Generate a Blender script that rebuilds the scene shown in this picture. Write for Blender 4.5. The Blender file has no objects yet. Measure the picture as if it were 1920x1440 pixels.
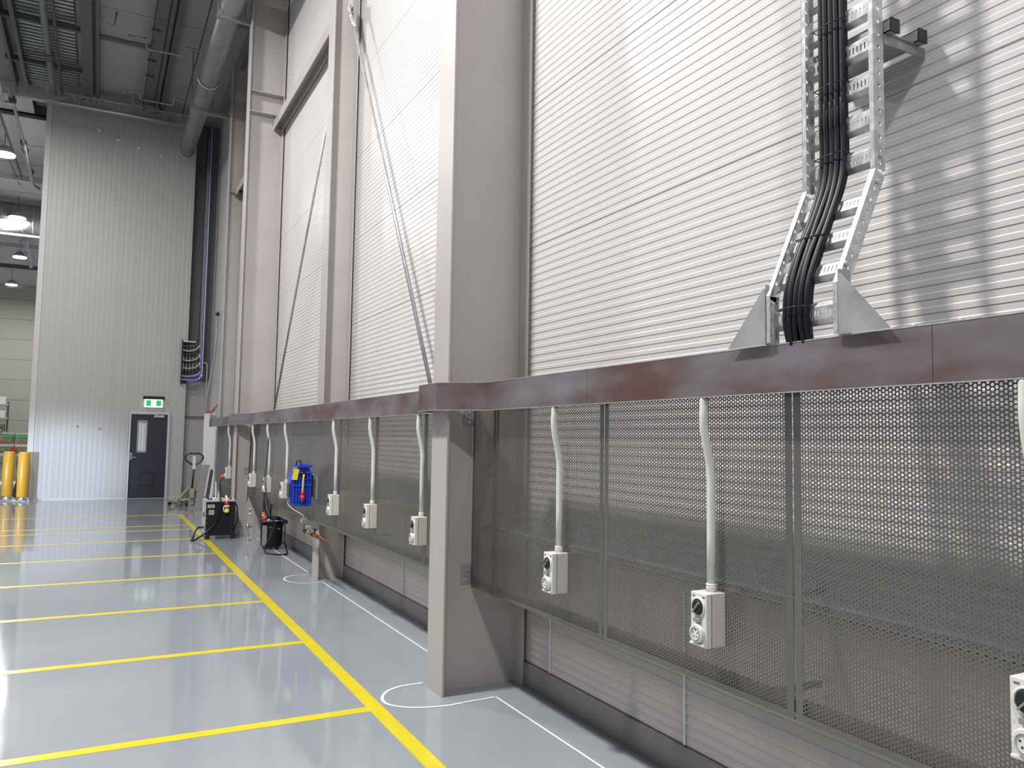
import bpy, bmesh, math, random
from mathutils import Vector, Matrix
random.seed(7)
S = bpy.context.scene
COL = S.collection
R = math.radians
# ------------------------------------------------------------------ camera
cy, sy = math.cos(R(27.5334)), math.sin(R(27.5334))
cp, sp = math.cos(R(4.0284)), math.sin(R(4.0284))
fw = Vector((sy*cp, cy*cp, sp)); rt = Vector((cy, -sy, 0)); dn = fw.cross(rt)
cr, sr = math.cos(R(-0.8767)), math.sin(R(-0.8767))
r2 = cr*rt + sr*dn; d2 = -sr*rt + cr*dn
cam_d = bpy.data.cameras.new('camera'); cam = bpy.data.objects.new('camera', cam_d); COL.objects.link(cam)
cam.matrix_world = Matrix(((r2.x, -d2.x, -fw.x, 0), (r2.y, -d2.y, -fw.y, 0), (r2.z, -d2.z, -fw.z, 1.55), (0, 0, 0, 1)))
cam_d.sensor_width = 36; cam_d.lens = 1482.16/1920*36; cam_d.clip_start = .02; cam_d.clip_end = 300
S.camera = cam
# ------------------------------------------------------------------ world, light, exposure
W = bpy.data.worlds.new('hall_light'); S.world = W; W.use_nodes = True
bg = W.node_tree.nodes['Background']; bg.inputs[0].default_value = (.93, .95, 1, 1); bg.inputs[1].default_value = .50
S.view_settings.view_transform = 'Standard'; S.view_settings.look = 'None'
S.view_settings.gamma = 1; S.view_settings.use_curve_mapping = False; S.view_settings.exposure = -0.62
def area(name, loc, aim, size, power, col=(1, 1, 1), sy_=None, spread=180):
    d = bpy.data.lights.new(name, 'AREA'); d.energy = power; d.color = col; d.size = size; d.spread = R(spread)
    d.shape = 'DISK' if sy_ is None else 'RECTANGLE'
    if sy_: d.size_y = sy_
    o = bpy.data.objects.new(name, d); COL.objects.link(o); o.location = loc
    o.rotation_euler = (Vector(aim)-Vector(loc)).to_track_quat('-Z', 'Y').to_euler(); return o
LAMPS = [(-1.4, -2.8, 8.9), (-1.4, 4.6, 8.9), (-1.5, 11.0, 8.9), (-3.0, 17.2, 8.9), (-2.5, 24, 8.75), (-2.75, 31, 8.75), (-3.2, 38, 8.75), (-4.1, 45.4, 8.75)]
for i, l in enumerate(LAMPS):
    area('lamp_light', (l[0], l[1], l[2]-.06), (l[0], l[1], 0), 0.62, (700, 1450, 650, 520, 420, 420, 420, 420)[i], (1, .98, .96))
# daylight through the open dock door on the left, low across the end wall
dl = bpy.data.lights.new('door_daylight', 'SPOT'); dl.energy = 13500; dl.color = (.66, .76, 1); dl.spot_size = R(13); dl.spot_blend = .8; dl.shadow_soft_size = .35
dlo = bpy.data.objects.new('door_daylight', dl); COL.objects.link(dlo); dlo.location = (-8.2, 10.0, 1.25)
dlo.rotation_euler = (Vector((-.80, 21.15, .62))-dlo.location).to_track_quat('-Z', 'Y').to_euler()

# ------------------------------------------------------------------ materials
def mat(name, c, rough=.5, metal=0., c2=None, nscale=4., ndet=4., bump=0., bscale=60., spec=.5, coat=0., emis=None, estr=0., lo=.35, hi=.65, rvar=0., stretch=None):
    m = bpy.data.materials.new(name); m.use_nodes = True; nt = m.node_tree; b = nt.nodes['Principled BSDF']
    b.inputs['Base Color'].default_value = (*c, 1); b.inputs['Roughness'].default_value = rough; b.inputs['Metallic'].default_value = metal
    b.inputs['Specular IOR Level'].default_value = spec; b.inputs['Coat Weight'].default_value = coat
    if emis: b.inputs['Emission Color'].default_value = (*emis, 1); b.inputs['Emission Strength'].default_value = estr
    if c2 or bump or rvar:
        tc = nt.nodes.new('ShaderNodeTexCoord'); src = tc.outputs['Object']
        if stretch:
            mp = nt.nodes.new('ShaderNodeMapping'); mp.inputs['Scale'].default_value = stretch; nt.links.new(src, mp.inputs[0]); src = mp.outputs[0]
    if c2 or rvar:
        n = nt.nodes.new('ShaderNodeTexNoise'); n.inputs['Scale'].default_value = nscale; n.inputs['Detail'].default_value = ndet; nt.links.new(src, n.inputs['Vector'])
        if c2:
            r = nt.nodes.new('ShaderNodeValToRGB'); r.color_ramp.elements[0].position = lo; r.color_ramp.elements[1].position = hi
            r.color_ramp.elements[0].color = (*c, 1); r.color_ramp.elements[1].color = (*c2, 1)
            nt.links.new(n.outputs[0], r.inputs[0]); nt.links.new(r.outputs[0], b.inputs['Base Color'])
        if rvar:
            mr = nt.nodes.new('ShaderNodeMapRange'); mr.inputs[3].default_value = rough-rvar; mr.inputs[4].default_value = rough+rvar
            nt.links.new(n.outputs[0], mr.inputs[0]); nt.links.new(mr.outputs[0], b.inputs['Roughness'])
    if bump:
        n2 = nt.nodes.new('ShaderNodeTexNoise'); n2.inputs['Scale'].default_value = bscale; nt.links.new(src, n2.inputs['Vector'])
        bp = nt.nodes.new('ShaderNodeBump'); bp.inputs['Strength'].default_value = bump; bp.inputs['Distance'].default_value = .01
        nt.links.new(n2.outputs[0], bp.inputs['Height']); nt.links.new(bp.outputs[0], b.inputs['Normal'])
    return m
M = dict(
 floor=mat('floor_epoxy', (.25, .272, .30), .075, c2=(.285, .307, .335), nscale=.7, bump=.02, bscale=7, rvar=.035, spec=.55),
 yellow=mat('yellow_line_paint', (.60, .51, .006), .22, c2=(.66, .56, .012), nscale=8),
 chalk=mat('white_sealant', (.72, .73, .74), .6),
 wall=mat('wall_panel_paint', (.60, .585, .58), .34, c2=(.64, .625, .62), nscale=.6, bump=.03, bscale=200),
 steel=mat('grey_steel_paint', (.43, .395, .385), .42, c2=(.46, .43, .415), nscale=1.5, bump=.04, bscale=90),
 dado=mat('dado_panel_paint', (.50, .465, .45), .45, c2=(.53, .495, .48), nscale=1.2),
 base=mat('baseboard_grey', (.23, .21, .21), .5),
 perf=mat('perforated_steel', (.215, .203, .193), .30, .8, c2=(.26, .248, .236), nscale=1.3, rvar=.06),
 trunk=mat('galvanised_trunking', (.155, .088, .084), .34, .4, c2=(.25, .245, .27), nscale=1.7, ndet=8, lo=.38, hi=.62, rvar=.1, stretch=(1, .8, 2.2)),  # red-brown reflections and galvanised mottling, both painted into the base colour
 galv=mat('galvanised_steel', (.50, .515, .52), .38, .65, c2=(.66, .68, .68), nscale=28, ndet=2, lo=.4, hi=.6, rvar=.08),
 galvd=mat('dull_galvanised', (.30, .30, .31), .48, .4, c2=(.40, .40, .41), nscale=9, ndet=5, rvar=.1),
 cable=mat('black_cable_sheath', (.006, .007, .012), .42, spec=.35),
 white=mat('white_pvc', (.70, .70, .67), .35),
 box=mat('outlet_plastic', (.62, .60, .55), .38),
 boxl=mat('outlet_cover_plastic', (.74, .73, .70), .3),
 black=mat('black_plastic', (.014, .016, .022), .3),
 grey=mat('grey_plastic', (.28, .27, .26), .4),
 blackp=mat('black_powder_coat', (.010, .011, .014), .5, spec=.3, bump=.05, bscale=300),
 endw=mat('end_wall_panel_paint', (.40, .405, .39), .45, c2=(.43, .43, .415), nscale=.5),
 trimc=mat('corner_flashing_paint', (.52, .50, .48), .4),
 door=mat('door_paint', (.022, .024, .040), .42),
 dframe=mat('door_frame_paint', (.50, .51, .53), .35),
 chrome=mat('satin_chrome', (.6, .6, .6), .25, 1.),
 glass=mat('vision_glass', (.55, .6, .68), .08, spec=.8),
 greens=mat('exit_green', (.0, .45, .16), .4, emis=(.0, .75, .25), estr=.55),
 whites=mat('exit_white', (.85, .95, .9), .4, emis=(.85, 1, .93), estr=.95),
 lampe=mat('lamp_lens', (1, 1, 1), .4, emis=(1, 1, 1), estr=9.),
 ceil=mat('ceiling_panel_paint', (.33, .34, .345), .5, c2=(.36, .37, .37), nscale=.5),
 ceil2=mat('far_ceiling_paint', (.66, .62, .615), .45),
 dark=mat('dark_steel', (.115, .12, .13), .45, .3),
 slat=mat('galvanised_slat', (.50, .53, .53), .3, .55),
 pipe=mat('duct_galvanised', (.25, .26, .26), .42, .4, c2=(.31, .32, .32), nscale=3),
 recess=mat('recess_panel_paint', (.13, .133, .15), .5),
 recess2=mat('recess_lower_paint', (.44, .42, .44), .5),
 sage=mat('far_wall_paint', (.46, .48, .41), .6),
 bollard=mat('bollard_yellow', (.56, .32, .025), .35, coat=.1),
 rusty=mat('worn_brown_steel', (.13, .095, .06), .55, c2=(.22, .18, .13), nscale=20),
 tan=mat('worn_tan_paint', (.42, .38, .31), .5, c2=(.30, .27, .22), nscale=15),
 blue=mat('blue_plastic', (.012, .055, .62), .3),
 blued=mat('dark_blue_plastic', (.03, .03, .16), .4),
 tag=mat('yellow_tag', (.92, .80, .02), .5),
 ycable=mat('yellow_cable', (.72, .58, .14), .45),
 red=mat('red_plug', (.62, .03, .025), .35),
 orange=mat('orange_plug', (.85, .14, .035), .35),
 copper=mat('copper_pipe', (.45, .15, .09), .35, .8),
 wcable=mat('grey_cable', (.48, .46, .42), .45),
 bcable=mat('blue_cable', (.02, .07, .55), .4),
 lime=mat('lime_plastic', (.42, .70, .12), .4),
 board=mat('grey_board', (.26, .26, .255), .6), boardw=mat('white_board', (.70, .70, .70), .5),
 label=mat('sticker', (.42, .42, .42), .5), ink=mat('sticker_ink', (.18, .18, .18), .6),
 skin=mat('skin', (.50, .30, .22), .5), hair=mat('hair', (.03, .015, .01), .6), vest=mat('hi_vis_orange', (.95, .20, .06), .6, emis=None),
 navy=mat('navy_cloth', (.02, .02, .045), .8), wood=mat('crate_timber', (.36, .26, .18), .7), green=mat('green_strap', (.12, .55, .22), .5), wrap=mat('white_wrap', (.80, .80, .76), .4),
 rubber=mat('dark_rubber', (.05, .05, .05), .7),
)
# ------------------------------------------------------------------ mesh helpers
class B:
    def __init__(s): s.bm = bmesh.new()
    def box(s, x0, x1, y0, y1, z0, z1):
        v = [s.bm.verts.new((x, y, z)) for z in (z0, z1) for y in (y0, y1) for x in (x0, x1)]
        for f in ((0, 2, 3, 1), (4, 5, 7, 6), (0, 1, 5, 4), (2, 6, 7, 3), (0, 4, 6, 2), (1, 3, 7, 5)): s.bm.faces.new([v[i] for i in f])
        return s
    def prism(s, pts, ext):
        """pts: coplanar 3D polygon, ext: extrusion vector"""
        e = Vector(ext); a = [s.bm.verts.new(p) for p in pts]; b = [s.bm.verts.new(Vector(p)+e) for p in pts]; n = len(a)
        s.bm.faces.new(a); s.bm.faces.new(b[::-1])
        for i in range(n): s.bm.faces.new((a[i], b[i], b[(i+1) % n], a[(i+1) % n]))
        return s
    def tube(s, pts, r, n=10, cap=True, closed=False):
        P = [Vector(p) for p in pts]; rings = []; up = None; m = len(P)
        rr = r if hasattr(r, '__len__') else [r]*m
        for i, p in enumerate(P):
            if closed: t = (P[(i+1) % m]-P[i-1]).normalized()
            else: t = ((P[min(i+1, m-1)]-p).normalized()+(p-P[max(i-1, 0)]).normalized()).normalized()
            if up is None: up = t.orthogonal().normalized()
            up = (up-t*up.dot(t)).normalized(); w = t.cross(up)
            rings.append([s.bm.verts.new(p+rr[i]*(math.cos(2*math.pi*k/n)*up+math.sin(2*math.pi*k/n)*w)) for k in range(n)])
        for i in range(m if closed else m-1):
            a, b = rings[i], rings[(i+1) % m]
            for k in range(n): s.bm.faces.new((a[k], a[(k+1) % n], b[(k+1) % n], b[k])).smooth = True
        if cap and not closed: s.bm.faces.new(rings[0][::-1]); s.bm.faces.new(rings[-1])
        return s
    def cyl(s, p, q, r, n=16, r1=None):
        return s.tube([p, q], [r, r if r1 is None else r1], n)
    def holed(s, o, u, v, hw, hh, nu, nv, du, dv, hole, off=0.):
        """grid of nu*nv rectangular cells from o along unit u,v; hole list of 8 (a,b) pts"""
        o, u, v = Vector(o), Vector(u), Vector(v)
        for i in range(nu):
            for j in range(nv):
                c = o+u*(du*(i+.5))+v*(dv*(j+.5))
                out = [(-1, -1), (0, -1), (1, -1), (1, 0), (1, 1), (0, 1), (-1, 1), (-1, 0)]
                a = [s.bm.verts.new(c+u*(x*du/2)+v*(y*dv/2)) for x, y in out]
                b = [s.bm.verts.new(c+u*(x*hw)+v*(y*hh)) for x, y in hole]
                for k in range(8): s.bm.faces.new((a[k], a[(k+1) % 8], b[(k+1) % 8], b[k]))
        return s
    def build(s, name, m, parent=None, smooth=False, bevel=0., solid=0., recalc=True):
        if recalc: bmesh.ops.recalc_face_normals(s.bm, faces=s.bm.faces)
        me = bpy.data.meshes.new(name); s.bm.to_mesh(me); s.bm.free()
        ml = m if isinstance(m, (list, tuple)) else [m]
        for x in ml: me.materials.append(M[x])
        o = bpy.data.objects.new(name, me); COL.objects.link(o)
        if parent is not None:
            o.parent = parent
            off = parent.get('_w'); 
            if off is not None: o.location = (-off[0], -off[1], -off[2])
        if bevel:
            b = o.modifiers.new('bevel', 'BEVEL'); b.width = bevel; b.segments = 2; b.limit_method = 'ANGLE'
        if solid:
            b = o.modifiers.new('thick', 'SOLIDIFY'); b.thickness = solid; b.offset = 0
        return o
OCT = [(-.7, -.7), (0, -1), (.7, -.7), (1, 0), (.7, .7), (0, 1), (-.7, .7), (-1, 0)]
SLOT = [(-1, -.85), (0, -1), (1, -.85), (1, 0), (1, .85), (0, 1), (-1, .85), (-1, 0)]
def thing(name, label, cat, loc=(0, 0, 0), group=None, kind=None, world=True):
    """Empty at the thing's base; with world=True its parts are modelled in scene coordinates"""
    o = bpy.data.objects.new(name, None); COL.objects.link(o); o.location = loc; o.empty_display_size = .1
    if world: o['_w'] = tuple(loc)
    tag(o, label, cat, group, kind); return o
def tag(o, label=None, cat=None, group=None, kind=None):
    if label: o['label'] = label
    if cat: o['category'] = cat
    if group: o['group'] = group
    if kind: o['kind'] = kind
    return o
def sub(o, parent):
    """third level: child of a part whose verts are in scene coordinates (no offset of its own)"""
    o.parent = parent; o.location = (0, 0, 0); return o
def dup(root, loc, label):
    r = root.copy(); COL.objects.link(r); r.location = loc; r['label'] = label
    for ch in list(root.children):
        c = ch.copy(); COL.objects.link(c); c.parent = r
        for g in ch.children:
            d = g.copy(); COL.objects.link(d); d.parent = c
    return r
def cur(p0, p1, sag, n=10, side=(0, 0, -1)):
    p0, p1, side = Vector(p0), Vector(p1), Vector(side)
    return [p0.lerp(p1, t/n)+side*sag*4*(t/n)*(1-t/n) for t in range(n+1)]
def spline(pts, n=6):
    P = [Vector(p) for p in pts]; P = [P[0]*2-P[1]]+P+[P[-1]*2-P[-2]]; out = []
    for i in range(1, len(P)-2):
        for k in range(n):
            t = k/n; a, b, c, d = P[i-1:i+3]
            out.append(.5*((2*b)+(c-a)*t+(2*a-5*b+4*c-d)*t*t+(3*b-3*c+d-a)*t**3))
    return out+[P[-2]]

# ================================================================== SETTING
fl = B().box(-14, 2.75, -6, 56, -.2, 0).build('floor', 'floor'); tag(fl, kind='structure')
def paint(name, m, pts, z=.0015):
    return B().prism([(x, y, .0002) for x, y in pts], (0, 0, z)).build(name, m, fl)
paint('aisle_line', 'yellow', [(1.442, -6), (1.53, -6), (1.53, 16.75), (1.442, 16.75)])
for y in (-.46, 1.19, 2.84, 4.48, 6.12, 7.76, 9.44, 11.13, 12.78, 14.1, 14.78, 16.72):
    paint('bay_line', 'yellow', [(-12, y-.04), (1.45, y-.04), (1.45, y+.04), (-12, y+.04)], .0012)
def ribbon(name, pts, w, m='chalk'):
    b = B(); P = [Vector((*p, 0)) for p in pts]
    L = []
    for i, p in enumerate(P):
        t = (P[min(i+1, len(P)-1)]-P[max(i-1, 0)]).normalized(); nn = Vector((-t.y, t.x, 0))
        ww = w[i] if hasattr(w, '__len__') else w
        L.append((b.bm.verts.new(p+nn*ww/2+Vector((0, 0, .0018))), b.bm.verts.new(p-nn*ww/2+Vector((0, 0, .0018)))))
    for i in range(len(L)-1): b.bm.faces.new((L[i][0], L[i][1], L[i+1][1], L[i+1][0]))
    return b.build(name, m, fl)
ribbon('sealant_line', [(2.2, -3), (2.2, 4.37)], .014)
ribbon('sealant_line', spline([(2.2, 4.37), (2.02, 4.36), (1.85, 4.35), (1.68, 4.40), (1.575, 4.50), (1.57, 4.62), (1.64, 4.74), (1.75, 4.80), (1.90, 4.81)]), .018)
ribbon('sealant_line', [(2.2, 4.90), (2.2, 8.55)], .012)
ribbon('sealant_line', spline([(2.2, 8.55), (2.05, 8.52), (1.93, 8.6), (1.86, 8.78), (1.90, 8.97), (2.02, 9.05), (2.17, 9.05)]), .016)
ribbon('sealant_line', [(2.2, 9.15), (2.2, 12.6)], .012)
# right wall: horizontally laid micro-ribbed sandwich panels, bay by bay
wr = thing('wall_right', None, None, kind='structure'); wr['_w'] = (0, 0, 0)
def rib_panel(y0, y1, z0, z1, name='wall_panel', m='wall'):
    b = B(); n = round((z1-z0)/.048); p = (z1-z0)/n; prof = [(2.56, z0+.002), (2.486, z0+.002)]
    for i in range(n):
        a = z0+i*p
        prof += [(2.4818, a+.003), (2.4795, a+.007), (2.4795, a+p*.5), (2.4818, a+p*.5+.004), (2.4818, a+p-.002)] if i == 0 else \
                [(2.4818, a+.001), (2.4795, a+.005), (2.4795, a+p*.5), (2.4818, a+p*.5+.004), (2.4818, a+p-.0005)]
    prof += [(2.487, z1-.002), (2.56, z1-.002)]
    b.prism([(x, y0, z) for x, z in prof], (0, y1-y0, 0))
    return b.build(name, m, wr)
BAYS = [(-3.5, -.4), (-.38, 4.60), (4.62, 8.76), (8.78, 13.01), (13.03, 17.11), (17.13, 23.0)]
ZJ = [.90, 1.85, 2.81, 3.77, 4.73, 5.69, 6.65, 7.61, 8.57, 9.60]
for y0, y1 in BAYS:
    rib_panel(y0+.002, y1-.002, .145, .90, 'dado_panel', 'dado')
    for a, c in zip(ZJ[:-1], ZJ[1:]): rib_panel(y0+.002, y1-.002, a, c)
B().box(2.56, 2.6, -3.5, 23, 0, 9.6).build('backing_sheet', 'base', wr)
for y in (-1.6, 2.965, 4.2, 5.6, 6.8, 8.0, 9.4): B().box(2.474, 2.4795, y-.007, y+.007, .15, .86).build('sealed_joint', 'chalk', wr)
tag(B().box(2.462, 2.55, -3.5, 23, 0, .143).build('baseboard_right', 'base'), kind='structure')
# end wall block with vertical fine ribs
we = thing('wall_end', None, None, kind='structure'); we['_w'] = (0, 0, 0)
def vpanel(x0, x1, z0, z1, y=21.15, m='endw', pitch=.11, par=we, name='wall_panel', d=.0022):
    b = B(); n = max(1, round((x1-x0)/pitch)); p = (x1-x0)/n; prof = [(x0+.001, y+.08)]
    for i in range(n):
        a = x0+i*p+(.001 if i == 0 else 0)
        prof += [(a, y+d), (a+.012, y), (a+p*.5, y), (a+p*.5+.012, y+d)]
    prof += [(x1-.001, y+d), (x1-.001, y+.08)]
    b.prism([(x, yy, z0) for x, yy in prof], (0, 0, z1-z0)); return b.build(name, m, par)
vpanel(-1.40, -.83, 0, 9.6); vpanel(-.83, .27, 0, 9.6); vpanel(.27, .64, 0, 9.6)
vpanel(.64, 1.56, 2.09, 9.6); vpanel(1.56, 1.885, 0, 2.83); vpanel(1.56, 1.75, 2.83, 3.86); vpanel(1.56, 1.885, 3.86, 9.6)
B().box(-1.40, .66, 21.23, 21.27, 0, 9.6).box(1.54, 1.885, 21.23, 21.27, 0, 2.83).box(1.54, 1.75, 21.23, 21.27, 2.83, 3.86).box(.66, 1.885, 21.23, 21.27, 3.86, 9.6).build('backing_sheet', 'trimc', we)
B().box(-1.40, -1.36, 21.27, 32, 0, 9.6).build('side_return', 'endw', we)
B().box(1.845, 1.885, 21.27, 23.0, 0, 2.83).box(1.845, 1.885, 21.27, 23.0, 3.86, 9.6).build('side_return', 'endw', we)
tag(B().box(-1.415, -1.30, 21.135, 21.15, 0, 9.6).box(-1.415, -1.40, 21.15, 21.3, 0, 9.6).build('trim_1', 'trimc'), kind='structure')
tag(B().box(-1.3, .64, 21.138, 21.15, 0, .03).box(1.56, 1.885, 21.138, 21.15, 0, .03).build('trim_2', 'dframe'), kind='structure')
# recess between block and right wall
rc = thing('wall_recess', None, None, kind='structure'); rc['_w'] = (0, 0, 0)
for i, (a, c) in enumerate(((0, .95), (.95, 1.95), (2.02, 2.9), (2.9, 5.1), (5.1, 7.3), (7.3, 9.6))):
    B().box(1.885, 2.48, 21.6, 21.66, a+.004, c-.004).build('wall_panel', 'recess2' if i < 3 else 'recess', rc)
B().box(1.885, 2.48, 21.56, 21.6, 1.95, 2.02).build('rail', 'rusty', rc)
# far wall
wf = thing('wall_far', None, None, kind='structure'); wf['_w'] = (0, 0, 0)
for i in range(9): B().box(-14, -1.4, 50, 50.1, i*1.09+.006, (i+1)*1.09-.006).build('wall_panel', 'sage', wf)
B().box(-14, -1.4, 50.1, 50.15, 0, 9.8).build('backing_sheet', 'base', wf)
# ceiling
ce = thing('ceiling', None, None, kind='structure'); ce['_w'] = (0, 0, 0)
for y0, y1 in ((-3.5, 1.4), (1.42, 6.4), (6.42, 11.4), (11.42, 16.38), (16.4, 21.0), (21.02, 23)):
    for x0, x1 in ((-.74, .62), (.64, 1.5), (1.52, 2.6)): B().box(x0, x1, y0, y1, 9.6, 9.68).build('ceiling_panel', 'ceil', ce)
    B().box(-1.78, -.76, y0, y1, 9.86, 9.9).build('ceiling_panel', 'ceil', ce)
    B().box(-6.9, -1.80, y0, y1, 9.62, 9.7).build('ceiling_panel', 'ceil' if y0 < 21 else 'ceil2', ce)
ys = [23.02, 25.25, 27.1, 29.0, 30.45, 32.7, 37.3, 40, 42.5, 45.3, 50]
for a, c in zip(ys[:-1], ys[1:]): B().box(-14, -1.42, a+.03, c-.03, 9.5, 9.58).build('ceiling_panel', 'ceil2', ce)
B().box(-14, -1.42, 23, 50, 9.58, 9.62).build('backing_sheet', 'dark', ce); B().box(-6.9, 2.6, -3.5, 23, 9.92, 9.96).box(-6.9, -1.4, 23.0, 23.02, 9.5, 9.96).build('backing_sheet', 'dark', ce)
for y in range(80, 206): pass
k = 0; y = 9.0
while y < 20.6:
    tag(B().prism([(-1.76, y, 9.56), (-1.76, y+.075, 9.56), (-1.76, y+.055, 9.60), (-1.76, y+.012, 9.60)], (.98, 0, 0)).build('slat', 'slat', ce)); y += .15
# door
dr = thing('door_1', 'dark blue-black steel door with a tall narrow glass panel in the end wall', 'door', (1.1, 21.15, 0), kind='structure')
B().box(.645, .69, 21.10, 21.24, 0, 2.085).box(1.50, 1.555, 21.10, 21.24, 0, 2.085).box(.69, 1.50, 21.10, 21.24, 2.03, 2.085).build('door_frame', 'dframe', dr, bevel=.004)
leaf = B().box(.695, .835, 21.15, 21.2, .01, 2.025).box(1.055, 1.495, 21.15, 21.2, .01, 2.025).box(.835, 1.055, 21.15, 21.2, 1.865, 2.025).box(.835, 1.055, 21.15, 21.2, .01, 1.125).build('door_leaf', 'door', dr)
sub(B().box(.835, .86, 21.142, 21.15, 1.125, 1.865).box(1.03, 1.055, 21.142, 21.15, 1.125, 1.865).box(.835, 1.055, 21.142, 21.15, 1.10, 1.14).box(.835, 1.055, 21.142, 21.15, 1.85, 1.88).build('glazing_bead', 'chrome'), leaf)
sub(B().box(.86, 1.03, 21.17, 21.175, 1.14, 1.85).build('vision_pane', 'glass'), leaf)
sub(B().box(.865, .91, 21.160, 21.168, 1.15, 1.85).box(.955, .985, 21.160, 21.168, 1.20, 1.78).build('door_blind', 'boardw'), leaf)
g = sub(B().box(.93, 1.25, 21.143, 21.15, .31, .325).box(.93, 1.25, 21.143, 21.15, .615, .63).box(.93, .945, 21.143, 21.15, .325, .615).box(1.235, 1.25, 21.143, 21.15, .325, .615).build('vent_grille', 'black'), leaf)
b = B()
for i in range(12): b.prism([(.945, 21.142, .327+i*.024), (.945, 21.15, .345+i*.024), (.945, 21.15, .349+i*.024), (.945, 21.142, .331+i*.024)], (.29, 0, 0))
sub(b.build('grille_louvres', 'black'), leaf)['kind'] = 'stuff'
B().box(.70, .745, 21.142, 21.15, .93, 1.10).cyl((.725, 21.142, .985), (.725, 21.09, .985), .011).box(.715, .84, 21.085, 21.10, .975, .997).build('lever_handle', 'chrome', dr)
B().box(1.19, 1.42, 21.09, 21.15, 1.955, 2.015).build('door_closer', 'label', dr, bevel=.006)
B().box(1.27, 1.29, 21.07, 21.14, 2.015, 2.045).box(1.28, 1.46, 21.08, 21.095, 2.03, 2.043).build('closer_arm', 'grey', dr)
ex = thing('exit_sign', 'lit green and white exit sign under a dark housing above the door', 'exit sign', (1.16, 21.15, 2.34))
B().prism([(.93, 21.15, 2.47), (.93, 21.05, 2.47), (.93, 21.04, 2.44), (.93, 21.06, 2.40), (.93, 21.15, 2.40)], (.47, 0, 0)).build('housing', 'black', ex)
pn = B().box(.96, 1.37, 21.085, 21.13, 2.20, 2.40).build('sign_panel', 'whites', ex, bevel=.003)
for x in (1.0, 1.225): sub(B().box(x, x+.105, 21.080, 21.085, 2.235, 2.37).build('green_pictogram', 'greens'), pn)
# running figure inside each green block
for x in (1.0, 1.225):
    sub(B().cyl((x+.065, 21.0795, 2.35), (x+.065, 21.081, 2.35), .009, 8).prism([(x+.045, 21.0785, 2.335), (x+.068, 21.0785, 2.335), (x+.060, 21.0785, 2.295), (x+.04, 21.0785, 2.295)], (0, .0015, 0))
        .prism([(x+.04, 21.0785, 2.3), (x+.048, 21.0785, 2.3), (x+.03, 21.0785, 2.25), (x+.02, 21.0785, 2.25)], (0, .0015, 0)).prism([(x+.052, 21.0785, 2.3), (x+.06, 21.0785, 2.3), (x+.088, 21.0785, 2.262), (x+.08, 21.0785, 2.256)], (0, .0015, 0)).build('running_figure', 'greens'), pn)

# ================================================================== COLUMNS AND BRACING
def column(label, xf, y0, y1, ztop=9.6, stiff=(), clips=()):
    ym = (y0+y1)/2; t = thing('steel_column', label, 'column', (xf, ym, 0), 'grey steel columns along the ribbed wall')
    B().box(xf, xf+.016, y0, y1, 0, ztop).build('front_flange', 'steel', t, bevel=.002)
    B().box(xf+.016, 2.445, ym-.006, ym+.006, 0, ztop).build('web', 'steel', t)
    B().box(2.445, 2.460, y0, y1, 0, ztop).build('back_flange', 'steel', t, bevel=.002)
    for z in stiff: B().box(xf+.016, 2.445, y0+.01, ym-.006, z-.006, z+.006).build('stiffener_plate', 'steel', t)
    for (cz) in clips:
        c = B().box(2.06, 2.128, ym-.014, ym-.006, cz-.06, cz+.06).build('clip_plate', 'galvd', t, bevel=.002)
        for dz in (-.03, .03):
            bo = B().cyl((2.095, ym-.014, cz+dz), (2.095, ym-.024, cz+dz), .011, 6).build('bolt', 'galv', t)
    return t
column('tall grey column nearest the camera, the trunking jogging out around it', 1.9, 4.495, 4.745, clips=(.70, 1.69))
column('shallow grey column behind the perforated panels, brace rod fixed near its top', 2.17, 8.66, 8.90)
column('wide grey column behind the black cabinet, the second jog of trunking around it', 1.9, 12.90, 13.15, stiff=(6.76, 7.10), clips=(1.0,))
column('farthest shallow grey column beyond the end of the trunking', 2.17, 17.0, 17.25, ztop=9.25, stiff=(6.60,))
def girt(label, y0, y1, z0=6.53, z1=6.68):
    t = thing('girt_beam', label, 'beam', (2.4, y0, z0), 'horizontal beams between columns')
    B().box(2.31, 2.320, y0, y1, z0, z1).build('front_flange', 'steel', t)
    B().box(2.320, 2.44, y0, y1, z1-.012, z1).build('web', 'steel', t)
    B().box(2.44, 2.452, y0, y1, z0, z1).build('back_flange', 'steel', t)
    B().box(2.322, 2.44, y1-.02, y1-.008, z0+.01, z1-.014).build('end_plate', 'steel', t)
    for x in (2.35, 2.41): B().cyl((x, y1-.02, z0+.05), (x, y1-.04, z0+.05), .012, 6).build('bolt', 'rubber', t)
girt('grey horizontal beam running from the wide column to the shallow column', 8.79, 13.01)
girt('grey horizontal beam high up in the farthest column bay', 13.04, 17.11)
def brace(label, p, q, r=.017):
    p, q = Vector(p), Vector(q); t = thing('brace_rod', label, 'brace rod', tuple(q), 'diagonal brace rods in front of the wall')
    d = (q-p).normalized(); B().cyl(p+d*.3, q, r, 12).build('rod', 'galvd', t)
    B().cyl(p+d*.22, p+d*.42, r*1.5, 8).build('turnbuckle', 'galv', t)
    c = p+d*.13; nrm = Vector((1, 0, 0)); w = d.cross(nrm).normalized()
    b = B()
    for s in (-.022, .016): b.prism([c-d*.13-w*.035+nrm*s, c-d*.13+w*.035+nrm*s, c+d*.12+w*.022+nrm*s, c+d*.12-w*.022+nrm*s], nrm*.007)
    b.build('clevis', 'galv', t)
    B().cyl(c-nrm*.035, c+nrm*.035, .014, 8).build('pin', 'galvd', t)
    gp = p-d*.02
    B().prism([gp+w*.09, gp+w*.05+d*.1, gp-w*.05+d*.1, gp-w*.09, gp-d*.14], nrm*.01).build('gusset_plate', 'steel', t)
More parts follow.
